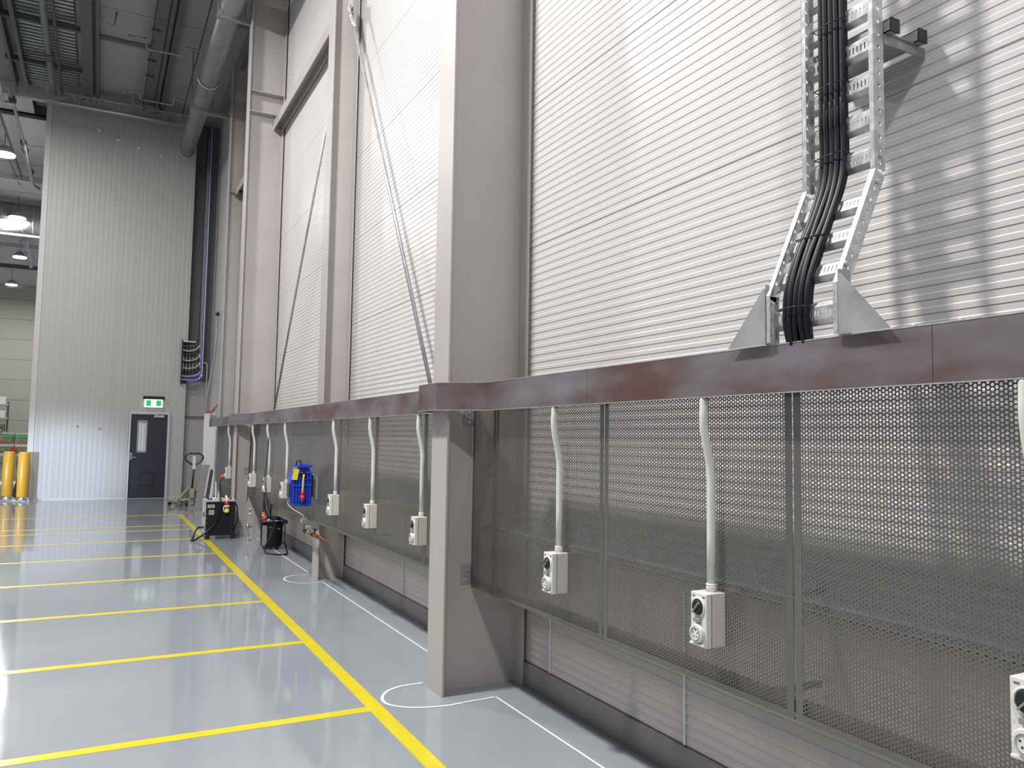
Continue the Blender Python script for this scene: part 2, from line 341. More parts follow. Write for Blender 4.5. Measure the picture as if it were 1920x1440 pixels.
brace('long galvanised brace rod slanting down towards the nearest column', (2.3, 8.50, 6.40), (2.3, 5.62, 1.68))
brace('thin brace rod slanting down to the foot of the wide middle column', (2.3, 8.98, 5.88), (2.3, 12.32, 1.56), .015)

# ================================================================== TRUNKING
tr = thing('cable_trunking', 'galvanised cable trunking running along the wall above the perforated panels', 'cable trunking', (2.1, 4, 1.72))
ZT0, ZT1 = 1.722, 1.890
def tsec(p, q, name='trunking_section', z0=ZT0, z1=ZT1, depth=.075):
    (x0, y0), (x1, y1) = p, q; b = B()
    t = .002; d = depth
    b.prism([(x0, y0, z0), (x1, y1, z0), (x1, y1, z1), (x0, y0, z1)], (t, 0, 0))
    b.prism([(x0, y0, z1-.002), (x1, y1, z1-.002), (x1+d, y1, z1-.002), (x0+d, y0, z1-.002)], (0, 0, t))
    b.prism([(x0, y0, z0), (x1, y1, z0), (x1+.007, y1, z0), (x0+.007, y0, z0)], (0, 0, t))
    b.prism([(x0+d, y0, z0+.02), (x1+d, y1, z0+.02), (x1+d, y1, z1), (x0+d, y0, z1)], (t, 0, 0))
    b.prism([(x0+.05, y0, z0+.02), (x1+.05, y1, z0+.02), (x1+d, y1, z0+.02), (x0+d, y0, z0+.02)], (0, 0, t))
    for zz in (z0-.0005, z1-.0015): B().prism([(x0-.0012, y0, zz), (x1-.0012, y1, zz), (x1-.0012, y1, zz+.0035), (x0-.0012, y0, zz+.0035)], (.004, 0, 0)).build('lip_highlight', 'galv', tr)  # bright lip strips added as the highlight lines on both trunking edges
    return b.build(name, 'trunk', tr)
X0, XB = 2.05, 1.825
for a, c in ((-.9, 1.40), (1.402, 3.16), (3.162, 4.262)): tsec((X0, a), (X0, c))
tsec((X0, 4.264), (XB, 4.489), 'mitred_section'); tsec((XB, 4.491), (XB, 4.80), 'jog_section', depth=.07); tsec((XB, 4.802), (X0, 5.03), 'mitred_section')
for a, c in ((5.032, 7.0), (7.002, 9.4), (9.402, 12.66)): tsec((X0, a), (X0, c))
tsec((X0, 12.662), (XB, 12.89), 'mitred_section'); tsec((XB, 12.892), (XB, 13.20), 'jog_section', depth=.07); tsec((XB, 13.202), (X0, 13.42), 'mitred_section')
tsec((X0, 13.422), (X0, 17.6))
B().box(X0, X0+.075, 17.6, 17.602, ZT0, ZT1).build('end_cap', 'galvd', tr)
for y in (3.05, 3.17, 4.33, 4.45, 1.33, 1.47, 6.9, 7.1, 9.3, 9.5, 5.0):
    x = X0 if not 4.26 < y < 4.49 else X0-(y-4.264)
    B().cyl((x+.022, y, ZT1+.0005), (x+.022, y, ZT1+.008), .008, 6).build('lid_bolt', 'galvd', tr)
    B().cyl((x+.012, y, ZT0-.006), (x+.012, y, ZT0), .006, 6).build('lid_bolt', 'galv', tr)

# ================================================================== PERFORATED PANELS
PX = 2.13; PZ0, PZ1 = .622, 1.80; PIT = .0138
def perf_mesh(w):
    bm = bmesh.new(); cw = PIT*math.cos(math.pi/6); mg = .024
    nx = int((w-2*mg)/cw); x0 = (w-nx*cw)/2; nz = int((PZ1-PZ0-2*.020)/PIT); z0 = .020
    Rr = PIT/math.sqrt(3); r = .0055; ang = [math.pi/3*k for k in range(6)]
    cache = {}
    def vt(y, z, x=0.):
        kx = (round(y*1e5), round(z*1e5), x)
        if kx not in cache: cache[kx] = bm.verts.new((x, y, z))
        return cache[kx]
    for i in range(nx):
        cyy = x0+(i+.5)*cw
        for j in range(nz-(i % 2)):
            cz = z0+(j+.5+.5*(i % 2))*PIT
            o = [vt(cyy+Rr*math.cos(a), cz+Rr*math.sin(a)) for a in ang]
            q = [bm.verts.new((0, cyy+r*math.cos(a), cz+r*math.sin(a))) for a in ang]
            s = [bm.verts.new((.0016, cyy+r*math.cos(a), cz+r*math.sin(a))) for a in ang]
            for k in range(6):
                n = (k+1) % 6
                bm.faces.new((o[k], q[k], q[n], o[n])); bm.faces.new((q[k], s[k], s[n], q[n]))
    H = PZ1-PZ0
    for a0, a1, c0, c1 in ((0, x0+.0045, 0, H), (w-x0-.0045, w, 0, H), (x0, w-x0, 0, z0+.004), (x0, w-x0, z0+nz*PIT-.008, H)):
        v = [bm.verts.new((x, yy, zz)) for x in (-.0004, .0018) for yy, zz in ((a0, c0), (a1, c0), (a1, c1), (a0, c1))]
        for f in ((0, 3, 2, 1), (4, 5, 6, 7), (0, 1, 5, 4), (1, 2, 6, 5), (2, 3, 7, 6), (3, 0, 4, 7)): bm.faces.new([v[t] for t in f])
    # folded lip along the bottom edge
    v = [bm.verts.new((x, yy, zz)) for x, zz in ((-.0004, 0), (.016, 0), (.016, .0018), (.0018, .0018)) for yy in (0, w)]
    bm.faces.new((v[0], v[2], v[3], v[1])); bm.faces.new((v[4], v[6], v[7], v[5]))
    me = bpy.data.meshes.new('perforated_panel'); bm.to_mesh(me); bm.free(); me.materials.append(M['perf']); return me
PM = {}
def perf(y0, w, label):
    kx = round(w, 3)
    if kx not in PM: PM[kx] = perf_mesh(w)
    o = bpy.data.objects.new('perforated_panel', PM[kx]); COL.objects.link(o); o.location = (PX, y0, PZ0)
    tag(o, label, 'perforated panel', 'perforated metal panels below the trunking'); return o
G = .003
perf(.83+G-1.15, 1.15-2*G, 'perforated panel beyond the right edge outlet, mostly out of view')
perf(.83+G, 1.15-2*G, 'dark perforated panel at the right edge, behind the outlet cut by the frame')
perf(1.98+G, 1.15-2*G, 'perforated panel carrying the outlet straight below the cable ladder\'s left side')
perf(3.13+G, 1.15-2*G, 'perforated panel carrying the first outlet right of the nearest column')
perf(4.28+G, .325, 'narrow cut perforated panel against the right side of the nearest column')
perf(4.635, .795, 'cut perforated panel just left of the nearest column, with one outlet')
FP = ['perforated panel with the second outlet left of the nearest column', 'perforated panel with the third outlet left of the nearest column',
      'perforated panel with the blue reel\'s right side over it', 'perforated panel behind the blue reel',
      'perforated panel with the outlet that the black drum\'s lead hangs from', 'perforated panel right of the wide middle column, outlet at its edge']
for i in range(6): perf(5.43+1.15*i+G, 1.15-2*G, FP[i])
perf(12.33+G, .68, 'cut perforated panel against the right side of the wide middle column')
perf(13.04, .44, 'cut perforated panel just left of the wide middle column')
for i, s in enumerate(('perforated panel left of the wide middle column with the red plug outlet', 'last but one perforated panel towards the end wall', 'last perforated panel, above the leaning boards')): perf(13.48+1.15*i+G, 1.15-2*G, s)
rl = thing('support_rail', 'steel rail fixed behind the perforated panels', 'rail', (2.2, 4, .9))
for a, c in ((-.3, 4.6), (4.64, 13.0), (13.04, 17.0)):
    B().box(2.20, 2.24, a, c, .985, 1.005).build('rail_length', 'galvd', rl)
    B().box(2.146, 2.186, a, c, .64, .68).build('lower_rail_length', 'base', rl)
    y = a+.15
    while y < c:
        B().box(2.24, 2.478, y, y+.03, .985, 1.0).build('stand_off', 'galvd', rl); B().box(2.186, 2.46, y, y+.03, .64, .66).build('stand_off', 'galvd', rl); y += 2.3

# ================================================================== OUTLETS AND CONDUITS
def outlet0(label):
    t = thing('switched_outlet', label, 'power outlet', (PX, 2.357, .885), 'cream switched outlets on the perforated panels', world=False)
    B().box(-.064, -.001, -.0435, .0435, -.1, .1).build('back_box', 'box', t, bevel=.003)
    B().box(-.0675, -.0635, -.041, .041, -.0975, .0975).build('gasket', 'rubber', t)
    cv = B().box(-.094, -.0672, -.0435, .0435, -.1, .1).build('cover', 'boxl', t, bevel=.003)
    n = 24
    ring = B().tube([(-.096, .033*math.cos(2*math.pi*k/n), .047+.033*math.sin(2*math.pi*k/n)) for k in range(n)], .004, 6, closed=True).build('switch_collar', 'boxl', t)
    kb = B().cyl((-.094, 0, .047), (-.105, 0, .047), .0285, 24, .026).build('switch_knob', 'black', t, bevel=.002)
    sub(B().prism([(-.105, .019, .028), (-.105, -.016, .068), (-.105, -.020, .065), (-.105, .015, .025)], (-.008, 0, 0)).build('knob_grip', 'grey'), kb)
    B().box(-.106, -.094, -.018, .018, -.008, .008).build('latch', 'grey', t, bevel=.002)
    s = B().cyl((-.094, 0, -.050), (-.110, 0, -.050), .037, 24, .034).build('socket_shroud', 'boxl', t, bevel=.002)
    sub(B().tube([(-.111, .024*math.cos(2*math.pi*k/n), -.05+.024*math.sin(2*math.pi*k/n)) for k in range(n)], .0025, 6, closed=True).build('socket_ring', 'label'), s)
    for k in range(5):
        a = 2*math.pi*k/5+.3
        sub(B().cyl((-.110, .013*math.cos(a), -.05+.013*math.sin(a)), (-.1108, .013*math.cos(a), -.05+.013*math.sin(a)), .003, 8).build('pin_hole', 'black'), s)
    B().box(-.104, -.094, -.041, .041, -.095, -.086).build('lid_lip', 'boxl', t, bevel=.002)
    for y in (-.028, .026): B().box(-.0952, -.094, y-.007, y+.007, .084, .089).build('screw_slot', 'ink', t)
    return t
OL = [(1.163, 'cream switched outlet cut off by the right edge of the picture'), (2.357, 'cream switched outlet below the cable ladder, largest one fully in view'),
      (3.485, 'first cream outlet to the right of the nearest column'), (5.415, 'first cream outlet to the left of the nearest column'),
      (6.57, 'second cream outlet left of the nearest column'), (7.76, 'third cream outlet left of the nearest column, the next right of the blue reel'),
      (10.05, 'cream outlet tucked against the left side of the blue reel'), (11.2, 'cream outlet with a black lead hanging in front, above the black drum'),
      (12.38, 'cream outlet nearest the right side of the wide middle column'), (14.88, 'small cream outlet with a red plug, left of the wide middle column')]
o0 = None
for i, (y, l) in enumerate(OL):
    if o0 is None: o0 = outlet0(l); o0.location = (PX, y, .885)
    else: dup(o0, (PX, y, .885), l)
def conduit0(label):
    t = thing('conduit', label, 'conduit', (PX, 2.357, .985), 'white conduits dropping from the trunking', world=False)
    pts = spline([(-.064, 0, .737), (-.066, 0, .70), (-.068, 0, .655), (-.062, 0, .60), (-.040, 0, .50), (-.032, 0, .44), (-.031, 0, .38)], 5)
    B().tube(pts+[(-.031, 0, .2), (-.031, 0, .02)], .0165, 16).build('tube', 'white', t)
    B().cyl((-.031, 0, -.001), (-.031, 0, .03), .0195, 16).cyl((-.031, 0, .024), (-.031, 0, .028), .0205, 16).build('coupling', 'white', t)
    B().cyl((-.062, 0, .712), (-.062, 0, .7365), .0185, 16).build('coupling', 'white', t)
    return t
CL = ['white conduit at the right edge of the picture', 'white conduit dropping to the outlet below the cable ladder', 'white conduit dropping to the first outlet right of the nearest column',
      'white conduit just left of the nearest column', 'second white conduit left of the nearest column', 'third white conduit left of the nearest column',
      'white conduit passing behind the left side of the blue reel', 'white conduit above the outlet with the hanging black lead', 'white conduit nearest the right side of the wide middle column', 'thin white conduit left of the wide middle column']
c0 = None
for (y, _), l in zip(OL, CL):
    if c0 is None: c0 = conduit0(l); c0.location = (PX, y, .985)
    else: dup(c0, (PX, y, .985), l)

# ================================================================== CABLE LADDER
la = thing('cable_ladder', 'galvanised cable ladder bending down onto the trunking, black cables inside it', 'cable ladder', (2.05, 1.85, 1.9))
PATH = [Vector((2.215, 0, 9.0)), Vector((2.215, 0, 2.455)), Vector((2.03, 0, 2.06)), Vector((2.03, 0, 1.895))]
YL, YR = 2.0, 1.70; DEP = .048
def segframe(a, b): d = (b-a).normalized(); return d, Vector((-d.z, 0, d.x))   # n points to the wall for downward d
for yy, inn in ((YL, -1), (YR, 1)):
    for si, (a, b) in enumerate(zip(PATH[:-1], PATH[1:])):
        d, n = segframe(a, b); L = (b-a).length
        lo = a if si else a.lerp(b, 1-(2.2/L)); LL = (b-lo).length
        if si == 0:
            B().prism([a+Vector((0, yy, 0)), lo+Vector((0, yy, 0)), lo+n*DEP+Vector((0, yy, 0)), a+n*DEP+Vector((0, yy, 0))], (0, inn*.002, 0)).build('side_rail', 'galv', la)
        nh = max(2, int(LL/.0435)); bb = B()
        bb.holed(lo+Vector((0, yy, 0)), d, n, .0075, .0055, nh, 1, LL/nh, DEP, [(x, y) for x, y in OCT])
        bb.build('side_rail', 'galv', la, solid=.002)
        A = (a if si else a)
        for nn, wdt in ((0., .018), (DEP, .012)):
            p0, p1 = A+n*nn+Vector((0, yy, 0)), b+n*nn+Vector((0, yy, 0))
            B().prism([p0, p1, p1+Vector((0, inn*wdt, 0)), p0+Vector((0, inn*wdt, 0))], n*.002).build('rail_lip', 'galv', la)
def rung(c, d, n, w=.272):
    b = B(); y0 = YR+.014; u = Vector((0, 1, 0)); base = c+n*(DEP-.006)
    P = lambda s, q: base+d*s+n*q+u*y0
    for (s0, q0), (s1, q1) in (((-.038, 0), (-.036, -.003)), ((-.036, -.003), (-.021, -.016)), ((.021, -.016), (.036, -.003)), ((.036, -.003), (.038, 0))):
        b.bm.faces.new([b.bm.verts.new(x) for x in (P(s0, q0), P(s1, q1), P(s1, q1)+u*w, P(s0, q0)+u*w)])
    ns = 18
    b.holed(P(-.021, -.016), u, d, .0028, .0115, ns, 1, w/ns, .042, SLOT)
    return b.build('rung', 'galv', la, solid=.0016)
TOT = 0
for si, (a, b) in enumerate(zip(PATH[:-1], PATH[1:])):
    d, n = segframe(a, b); L = (b-a).length
    if si == 0:
        z = 2.515
        while z < 4.6: rung(Vector((2.215, 0, z)), d, n); z += .1285
    elif si == 1:
        for s in (.10, .2285, .357): rung(a+d*s, d, n)
    else: rung(a+d*.085, d, n)
for (x, z) in ((2.238, 2.50), (2.222, 2.41), (2.065, 2.12), (2.055, 2.01)):
    B().cyl((x, YR-.001, z), (x, YR-.012, z), .009, 6).build('bolt', 'galv', la)
    B().cyl((x, YL+.001, z), (x, YL+.012, z), .009, 6).build('bolt', 'galv', la)
# foot brackets with triangular gussets
for yy, s in ((YL, 1), (YR, -1)):
    B().box(2.03, 2.085, min(yy, yy+s*.004), max(yy, yy+s*.004), 1.89, 2.10).build('foot_bracket', 'galvd', la)
    B().prism([(2.028, yy+s*.002, 1.892), (2.028, yy+s*.002, 2.085), (2.028, yy+s*.012, 2.085), (2.028, yy+s*.185, 1.892)], (.003, 0, 0)).build('gusset_plate', 'galvd', la)
# stand-off struts to the wall
for zz in (2.945, 4.6):
    for x in (2.268, 2.41):
        B().box(x, x+.003, 1.675, 2.03, zz-.02, zz+.021).box(x, x+.04, 1.675, 2.03, zz+.018, zz+.021).box(x, x+.04, 1.675, 2.03, zz-.02, zz-.017).build('strut_channel', 'galvd', la)
        B().box(x-.001, x+.042, 1.669, 1.675, zz-.023, zz+.024).build('strut_end_cap', 'black', la)
    for y in (1.70, 1.99): B().box(2.268, 2.479, y-.003, y+.003, zz-.055, zz-.022).build('stand_off_plate', 'galvd', la)
    B().box(2.30, 2.42, 1.69, 2.01, zz-.022, zz-.019).build('cross_plate', 'galvd', la)
# cables
offs = [(1.925, .004), (1.902, -.001), (1.880, .002), (1.857, .0), (1.835, .004), (1.913, .026), (1.891, .027), (1.868, .026), (1.845, .027)]
for i, (y, q) in enumerate(offs):
    pts = []
    for (x, z, yo) in ((2.222, 9.0, 0), (2.222, 3.2, 0), (2.222, 2.75, .002), (2.222, 2.56, .0), (2.205, 2.45, 0), (2.15, 2.32, .004*((i % 3)-1)), (2.085, 2.19, .006*((i % 2)-.5)), (2.045, 2.08, 0), (2.035, 1.99, 0), (2.04, 1.93, .003*(i % 3)), (2.07, 1.84, .01*(i % 3))):
        pts.append((x+q+.006, y+yo, z))
    tag(B().tube(spline(pts, 5), .0112, 10).build('power_cable', 'cable'), 'thick black cable in the bundle strapped along the cable ladder', 'cable', 'black cables bundled in the cable ladder')
for k, z in enumerate((3.02, 2.80, 2.55, 2.25, 2.0)):
    x = 2.215 if z > 2.45 else (2.215-(2.455-z)*.468 if z > 2.06 else 2.03)
    tag(B().tube([(x-.010, 1.822, z), (x-.012, 1.88, z+.004), (x-.010, 1.938, z), (x+.045, 1.94, z), (x+.045, 1.82, z)], .0022, 5, closed=True).build('cable_tie', 'black'),
        'black cable tie round the ladder cables, ' + ('topmost in view', 'second from top', 'just above the ladder bend', 'on the sloping part', 'lowest, just above the trunking')[k], 'cable tie', 'cable ties on the ladder cables')

# ================================================================== THINGS ALONG THE WALL
# blue reel
re_ = thing('cable_reel', 'bright blue ribbed cable reel with yellow tag mounted on the perforated panels', 'cable reel', (2.12, 8.7, 1.02))
b = B(); x0, x1, y0, y1, z0, z1 = 1.855, 2.085, 8.62, 8.80, .80, 1.25
prof = [(x0+.01, z0+.05), (x0+.03, z0), (x1-.03, z0), (x1-.005, z0+.05), (x1, z0+.25), (x1-.02, z1-.08), (x1-.06, z1), (x0+.10, z1), (x0+.02, z1-.09), (x0, z0+.25)]
core = B().prism([(x, y0+.02, z) for x, z in prof], (0, y1-y0-.02, 0)).build('casing', 'blued', re_, bevel=.01)
for k in range(7):
    x = x0+.018+k*.029; zt = z1-.05-abs(k-3.2)*.012
    if 3 <= k <= 4: zt -= .10
    B().box(x, x+.018, y0, y0+.024, z0+.04, zt).build('rib', 'blue', re_, bevel=.004)
for zz, h in ((z0+.005, .03), (z0+.215, .018), (z1-.16, .014), (z1-.10, .02), (z1-.035, .03)):
    B().box(x0+.012, x1-.012, y0-.008, y0+.02, zz, zz+h).build('cross_band', 'blue', re_, bevel=.004)
B().prism([(x0+.005, y0+.02, z0+.05), (x0+.005, y1, z0+.05), (x0, y1, z0+.25), (x0+.02, y1, z1-.09), (x0+.02, y0+.02, z1-.09), (x0, y0+.02, z0+.25)], (-.006, 0, 0)).build('side_shell', 'blue', re_)
B().box(x1-.004, x1+.012, y0+.04, y1-.02, z0+.10, z0+.33).build('pivot_plate', 'black', re_)
B().box(x1+.0, 2.129, y0+.08, y1-.06, z0+.13, z0+.17).box(x1, 2.129, y0+.08, y1-.06, z0+.25, z0+.29).box(2.118, 2.129, y0-.02, y1, z0+.08, z0+.33).build('wall_bracket', 'galvd', re_)
B().box(x0-.014, x0+.0, y0+.04, y1-.02, z0+.10, z0+.24).build('pivot_plate', 'black', re_)
B().tube([(1.90, y0+.03, z1-.03), (1.905, y0, z1+.03), (1.925, y0, z1+.045), (1.945, y0, z1+.03), (1.95, y0+.03, z1-.03)], .008, 6).build('carry_loop', 'black', re_)
B().tube([(1.975+.026*math.cos(a*.5236), y0-.006, 1.135+.03*math.sin(a*.5236)) for a in range(12)], .012, 6, closed=True).build('cable_mouth', 'black', re_)
B().prism([(1.850, y0-.02, 1.09), (1.91, y0-.02, 1.085), (1.925, y0-.035, 1.20), (1.872, y0-.035, 1.205)], (0, -.003, 0)).build('tag', 'tag', re_)
B().tube([(1.855, y0-.036, 1.2), (1.87, y0-.03, 1.222), (1.90, y0-.02, 1.225), (1.925, y0-.01, 1.215)], .002, 5).build('tag_cord', 'white', re_)
B().tube(spline([(1.985, y0+.01, 1.14), (1.975, y0-.035, 1.13), (1.968, y0-.045, 1.06), (1.966, y0-.045, .99), (1.964, y0-.045, .955)]), .010, 8).build('lead', 'ycable', re_)
pl = B().cyl((1.964, y0-.045, .965), (1.964, y0-.045, .925), .015, 10, .021).cyl((1.964, y0-.045, .925), (1.966, y0-.045, .86), .024, 12, .020).build('plug', 'red', re_)
sub(B().cyl((1.966, y0-.045, .86), (1.967, y0-.045, .835), .018, 10).build('plug_rim', 'black'), pl)
# grey lead from beside the reel to the pipework
gl = B().tube(spline([(2.10, 9.95, .80), (2.105, 9.93, .72), (2.11, 9.75, .685), (2.112, 9.5, .67), (2.11, 9.3, .665), (2.10, 9.1, .66), (2.09, 9.01, .64), (2.09, 9.0, .61)]), .006, 6).build('grey_lead', 'wcable'); tag(gl, 'thin pale cable curving from behind the reel down to the valve', 'cable')
vp = thing('valve_assembly', 'copper and brass valve pipework under the perforated panel right of the reel', 'pipework', (2.09, 8.9, .57))
B().box(2.06, 2.12, 8.97, 9.04, .585, .63).build('junction_box', 'white', vp, bevel=.003)
B().cyl((2.09, 9.0, .59), (2.09, 9.0, .50), .008, 8).build('pipe_drop', 'galvd', vp)
B().cyl((2.09, 9.02, .50), (2.09, 8.10, .50), .011, 8).build('copper_pipe', 'copper', vp)
for y, m in ((8.97, 'black'), (8.80, 'chrome'), (8.62, 'black'), (8.52, 'copper'), (8.40, 'copper'), (8.28, 'copper')): B().cyl((2.09, y, .50), (2.09, y-.05, .50), .02, 8).build('fitting', m, vp)
B().cyl((2.09, 8.80, .51), (2.09, 8.80, .56), .007, 6).box(2.07, 2.11, 8.76, 8.84, .56, .568).build('valve_handle', 'white', vp)
B().cyl((2.09, 8.5, .51), (2.09, 8.5, .56), .009, 6).box(2.08, 2.10, 8.44, 8.56, .56, .575).build('valve_handle', 'black', vp)
B().tube(spline([(2.09, 8.45, .52), (2.075, 8.3, .53), (2.085, 8.15, .51), (2.10, 8.02, .50), (2.11, 7.9, .51)]), .007, 6).build('copper_tail', 'copper', vp)
# black drum (vacuum / extractor)
dm = thing('black_drum', 'black wheeled drum unit with a handle and dark blue top piece on the floor', 'drum unit', (2.19, 11.3, 0))
cx, cyy = 2.19, 11.33
B().tube([(cx, cyy, z) for z in (.03, .05, .20, .34, .36)], [.125, .14, .148, .152, .150], 20).build('body', 'blackp', dm)
B().tube([(cx, cyy, z) for z in (.36, .375, .40, .43, .445)], [.16, .162, .15, .12, .05], 20).build('lid', 'black', dm)
B().prism([(2.29, 11.18, .36), (2.37, 11.18, .34), (2.38, 11.18, .39), (2.25, 11.18, .435)], (0, .12, 0)).build('top_piece', 'blued', dm, bevel=.008)
B().box(2.04, 2.10, 11.17, 11.19, .06, .33).build('side_panel', 'grey', dm, bevel=.006)
B().tube([(2.32, 11.22, .34), (2.345, 11.2, .33), (2.345, 11.2, .09), (2.32, 11.22, .08)], .008, 6).build('grab_bar', 'black', dm)
B().tube([(2.06, 11.25, .38), (2.075, 11.16, .395), (2.19, 11.10, .40), (2.30, 11.16, .395), (2.32, 11.25, .38)], .007, 6).build('lid_rim', 'label', dm)
for a in range(4):
    an = a*math.pi/2+.7; px, py = cx+.12*math.cos(an), cyy+.12*math.sin(an)
    B().cyl((px, py-.01, .021), (px, py+.01, .021), .02, 12).build('castor', 'rubber', dm)
B().box(2.13, 2.16, 11.17, 11.178, .30, .31).box(2.24, 2.27, 11.17, 11.178, .28, .29).build('clip', 'galvd', dm)
tag(B().tube(spline([(2.045, 11.19, .79), (2.05, 11.15, .6), (2.10, 11.1, .46), (2.17, 11.08, .40), (2.16, 11.05, .30), (2.10, 11.0, .18), (2.03, 10.95, .05), (2.05, 10.8, .012), (2.15, 10.65, .011), (2.26, 10.65, .012), (2.31, 10.9, .03), (2.33, 11.1, .09)]), .010, 8).build('black_lead', 'cable'), 'black lead drooping from the outlet over the black drum to the floor', 'cable')
tag(B().tube(spline([(2.08, 11.19, 1.55), (2.06, 11.16, 1.2), (2.03, 11.1, 1.0), (2.04, 11.05, .80), (2.10, 11.08, .55), (2.14, 11.1, .43)]), .0065, 6).build('black_lead', 'cable'), 'second black lead hanging straight in front of the outlet above the drum', 'cable')
tag(B().tube(spline([(2.055, 11.24, .78), (2.045, 11.18, .66), (2.04, 11.15, .52)]), .007, 6).cyl((2.045, 11.17, .64), (2.044, 11.165, .60), .013, 8).build('plug_lead', 'cable'), 'short black lead with a pale joint above the orange plug', 'cable')
op = thing('orange_plug', 'orange and cream plug coupler hanging above the black drum', 'plug', (2.04, 11.15, .50))
B().cyl((2.04, 11.15, .52), (2.04, 11.15, .49), .020, 12).build('plug_cap', 'orange', op); B().cyl((2.04, 11.15, .49), (2.04, 11.15, .465), .019, 12).build('plug_body', 'white', op)
B().cyl((2.05, 11.15, .462), (2.055, 11.15, .45), .02, 12, .034).build('socket_rim', 'orange', op); B().cyl((2.055, 11.15, .45), (2.06, 11.15, .41), .034, 12, .026).build('socket_body', 'red', op)
# black cabinet
cb = thing('black_cabinet', 'black floor-standing power cabinet on skids by the yellow line', 'cabinet', (1.68, 12.8, 0))
B().box(1.475, 1.885, 12.61, 13.05, .055, .555).build('body', 'blackp', cb, bevel=.006)
B().box(1.468, 1.476, 12.62, 13.04, .06, .56).build('side_panel', 'dframe', cb)
B().box(1.468, 1.892, 12.60, 13.06, .555, .578).build('top_plate', 'label', cb, bevel=.004)
for x in (1.475, 1.825): B().prism([(x, 12.60, 0), (x+.07, 12.60, 0), (x+.07, 12.60, .075), (x, 12.60, .10)], (0, .46, 0)).build('skid', 'black', cb)
for z, h, w in ((.465, .05, .10), (.365, .07, .075)):
    st = B().box(1.495 if h < .06 else 1.515, (1.495 if h < .06 else 1.515)+w, 12.606, 12.610, z, z+h).build('sticker', 'label', cb)
    sub(B().box(1.525, 1.575, 12.6045, 12.606, z+h*.35, z+h*.45).box(1.525, 1.575, 12.6045, 12.606, z+h*.6, z+h*.7).build('sticker_print', 'ink'), st)
for z in (.10, .17, .24, .31, .38, .45):
    for x in (1.49, 1.845): B().cyl((x, 12.610, z), (x, 12.605, z), .006, 6).build('screw', 'chrome', cb)
for z in (.38, .345): B().cyl((1.468, 12.72, z), (1.445, 12.72, z), .012, 8).build('connector', 'black', cb)
for y in (12.7, 12.8): B().cyl((1.468, y, .17), (1.42, y-.02, .172), .012, 8).build('cable_gland', 'rubber', cb)
for x, m, r in ((1.56, 'black', .02), (1.60, 'boxl', .03), (1.70, 'boxl', .028), (1.84, 'black', .022), (1.87, 'boxl', .018), (1.52, 'rubber', .025)):
    B().cyl((x, 12.75, .578), (x, 12.75, .578+r), r, 10, r*.7).build('top_fitting', m, cb)
tp = thing('tricolour_plug', 'red, white and yellow plug hanging over the cabinet\'s front', 'plug', (1.76, 12.58, .5))
B().tube(spline([(1.76, 12.72, .60), (1.76, 12.66, .635), (1.76, 12.60, .60), (1.76, 12.575, .56)]), .014, 8).build('lead', 'boxl', tp)
B().cyl((1.76, 12.575, .57), (1.762, 12.572, .50), .024, 14, .036).build('plug_body', 'red', tp); B().cyl((1.762, 12.572, .50), (1.763, 12.57, .475), .043, 14, .041).build('plug_ring', 'boxl', tp)
B().cyl((1.763, 12.57, .475), (1.764, 12.57, .465), .032, 14).build('plug_seal', 'black', tp); B().cyl((1.764, 12.57, .465), (1.765, 12.57, .44), .031, 14).build('plug_band', 'lime', tp)
B().cyl((1.765, 12.57, .44), (1.766, 12.57, .395), .034, 14, .030).build('plug_nose', 'tag', tp)
B().tube(spline([(1.73, 12.575, .50), (1.715, 12.57, .46), (1.72, 12.57, .42), (1.75, 12.57, .395)]), .007, 6).build('cap_strap', 'boxl', tp)
tag(B().tube(spline([(1.68, 12.70, .585), (1.675, 12.62, .60), (1.675, 12.585, .50), (1.665, 12.58, .36), (1.61, 12.575, .24), (1.52, 12.56, .15), (1.42, 12.53, .07), (1.31, 12.48, .013), (1.30, 12.5, .013)]), .013, 8).build('black_lead', 'cable'), 'thick black lead sweeping across the cabinet front to the floor', 'cable')
tag(B().tube(spline([(1.42, 12.68, .172), (1.38, 12.64, .175), (1.33, 12.58, .12), (1.305, 12.52, .04), (1.29, 12.47, .012)]), .011, 8).build('black_lead', 'cable'), 'black lead looping from the cabinet\'s left side to the floor, upper of two', 'cable')
tag(B().tube(spline([(1.42, 12.78, .172), (1.37, 12.7, .16), (1.32, 12.6, .09), (1.285, 12.52, .02), (1.275, 12.49, .012)]), .011, 8).build('black_lead', 'cable'), 'black lead looping from the cabinet\'s left side to the floor, lower of two', 'cable')
tag(B().tube(spline([(1.88, 12.75, .52), (1.92, 12.72, .50), (1.94, 12.70, .40), (1.935, 12.70, .25), (1.90, 12.70, .13), (1.87, 12.72, .10)]), .009, 8).build('black_lead', 'cable'), 'black lead looping down the cabinet\'s right side', 'cable')
rp = thing('red_plug', 'red plug in the outlet left of the wide middle column', 'plug', (2.03, 14.86, .80)); B().cyl((2.012, 14.88, .835), (1.985, 14.87, .80), .034, 14).build('plug_body', 'orange', rp); B().cyl((1.99, 14.872, .805), (1.97, 14.865, .775), .022, 10).build('plug_neck', 'red', rp)
tag(B().tube(spline([(1.975, 14.86, .78), (1.92, 14.6, .70), (1.85, 14.0, .45), (1.75, 13.2, .60), (1.72, 12.95, .60)]), .009, 6).build('black_lead', 'cable'), 'black lead falling from the red plug behind the cabinet', 'cable')
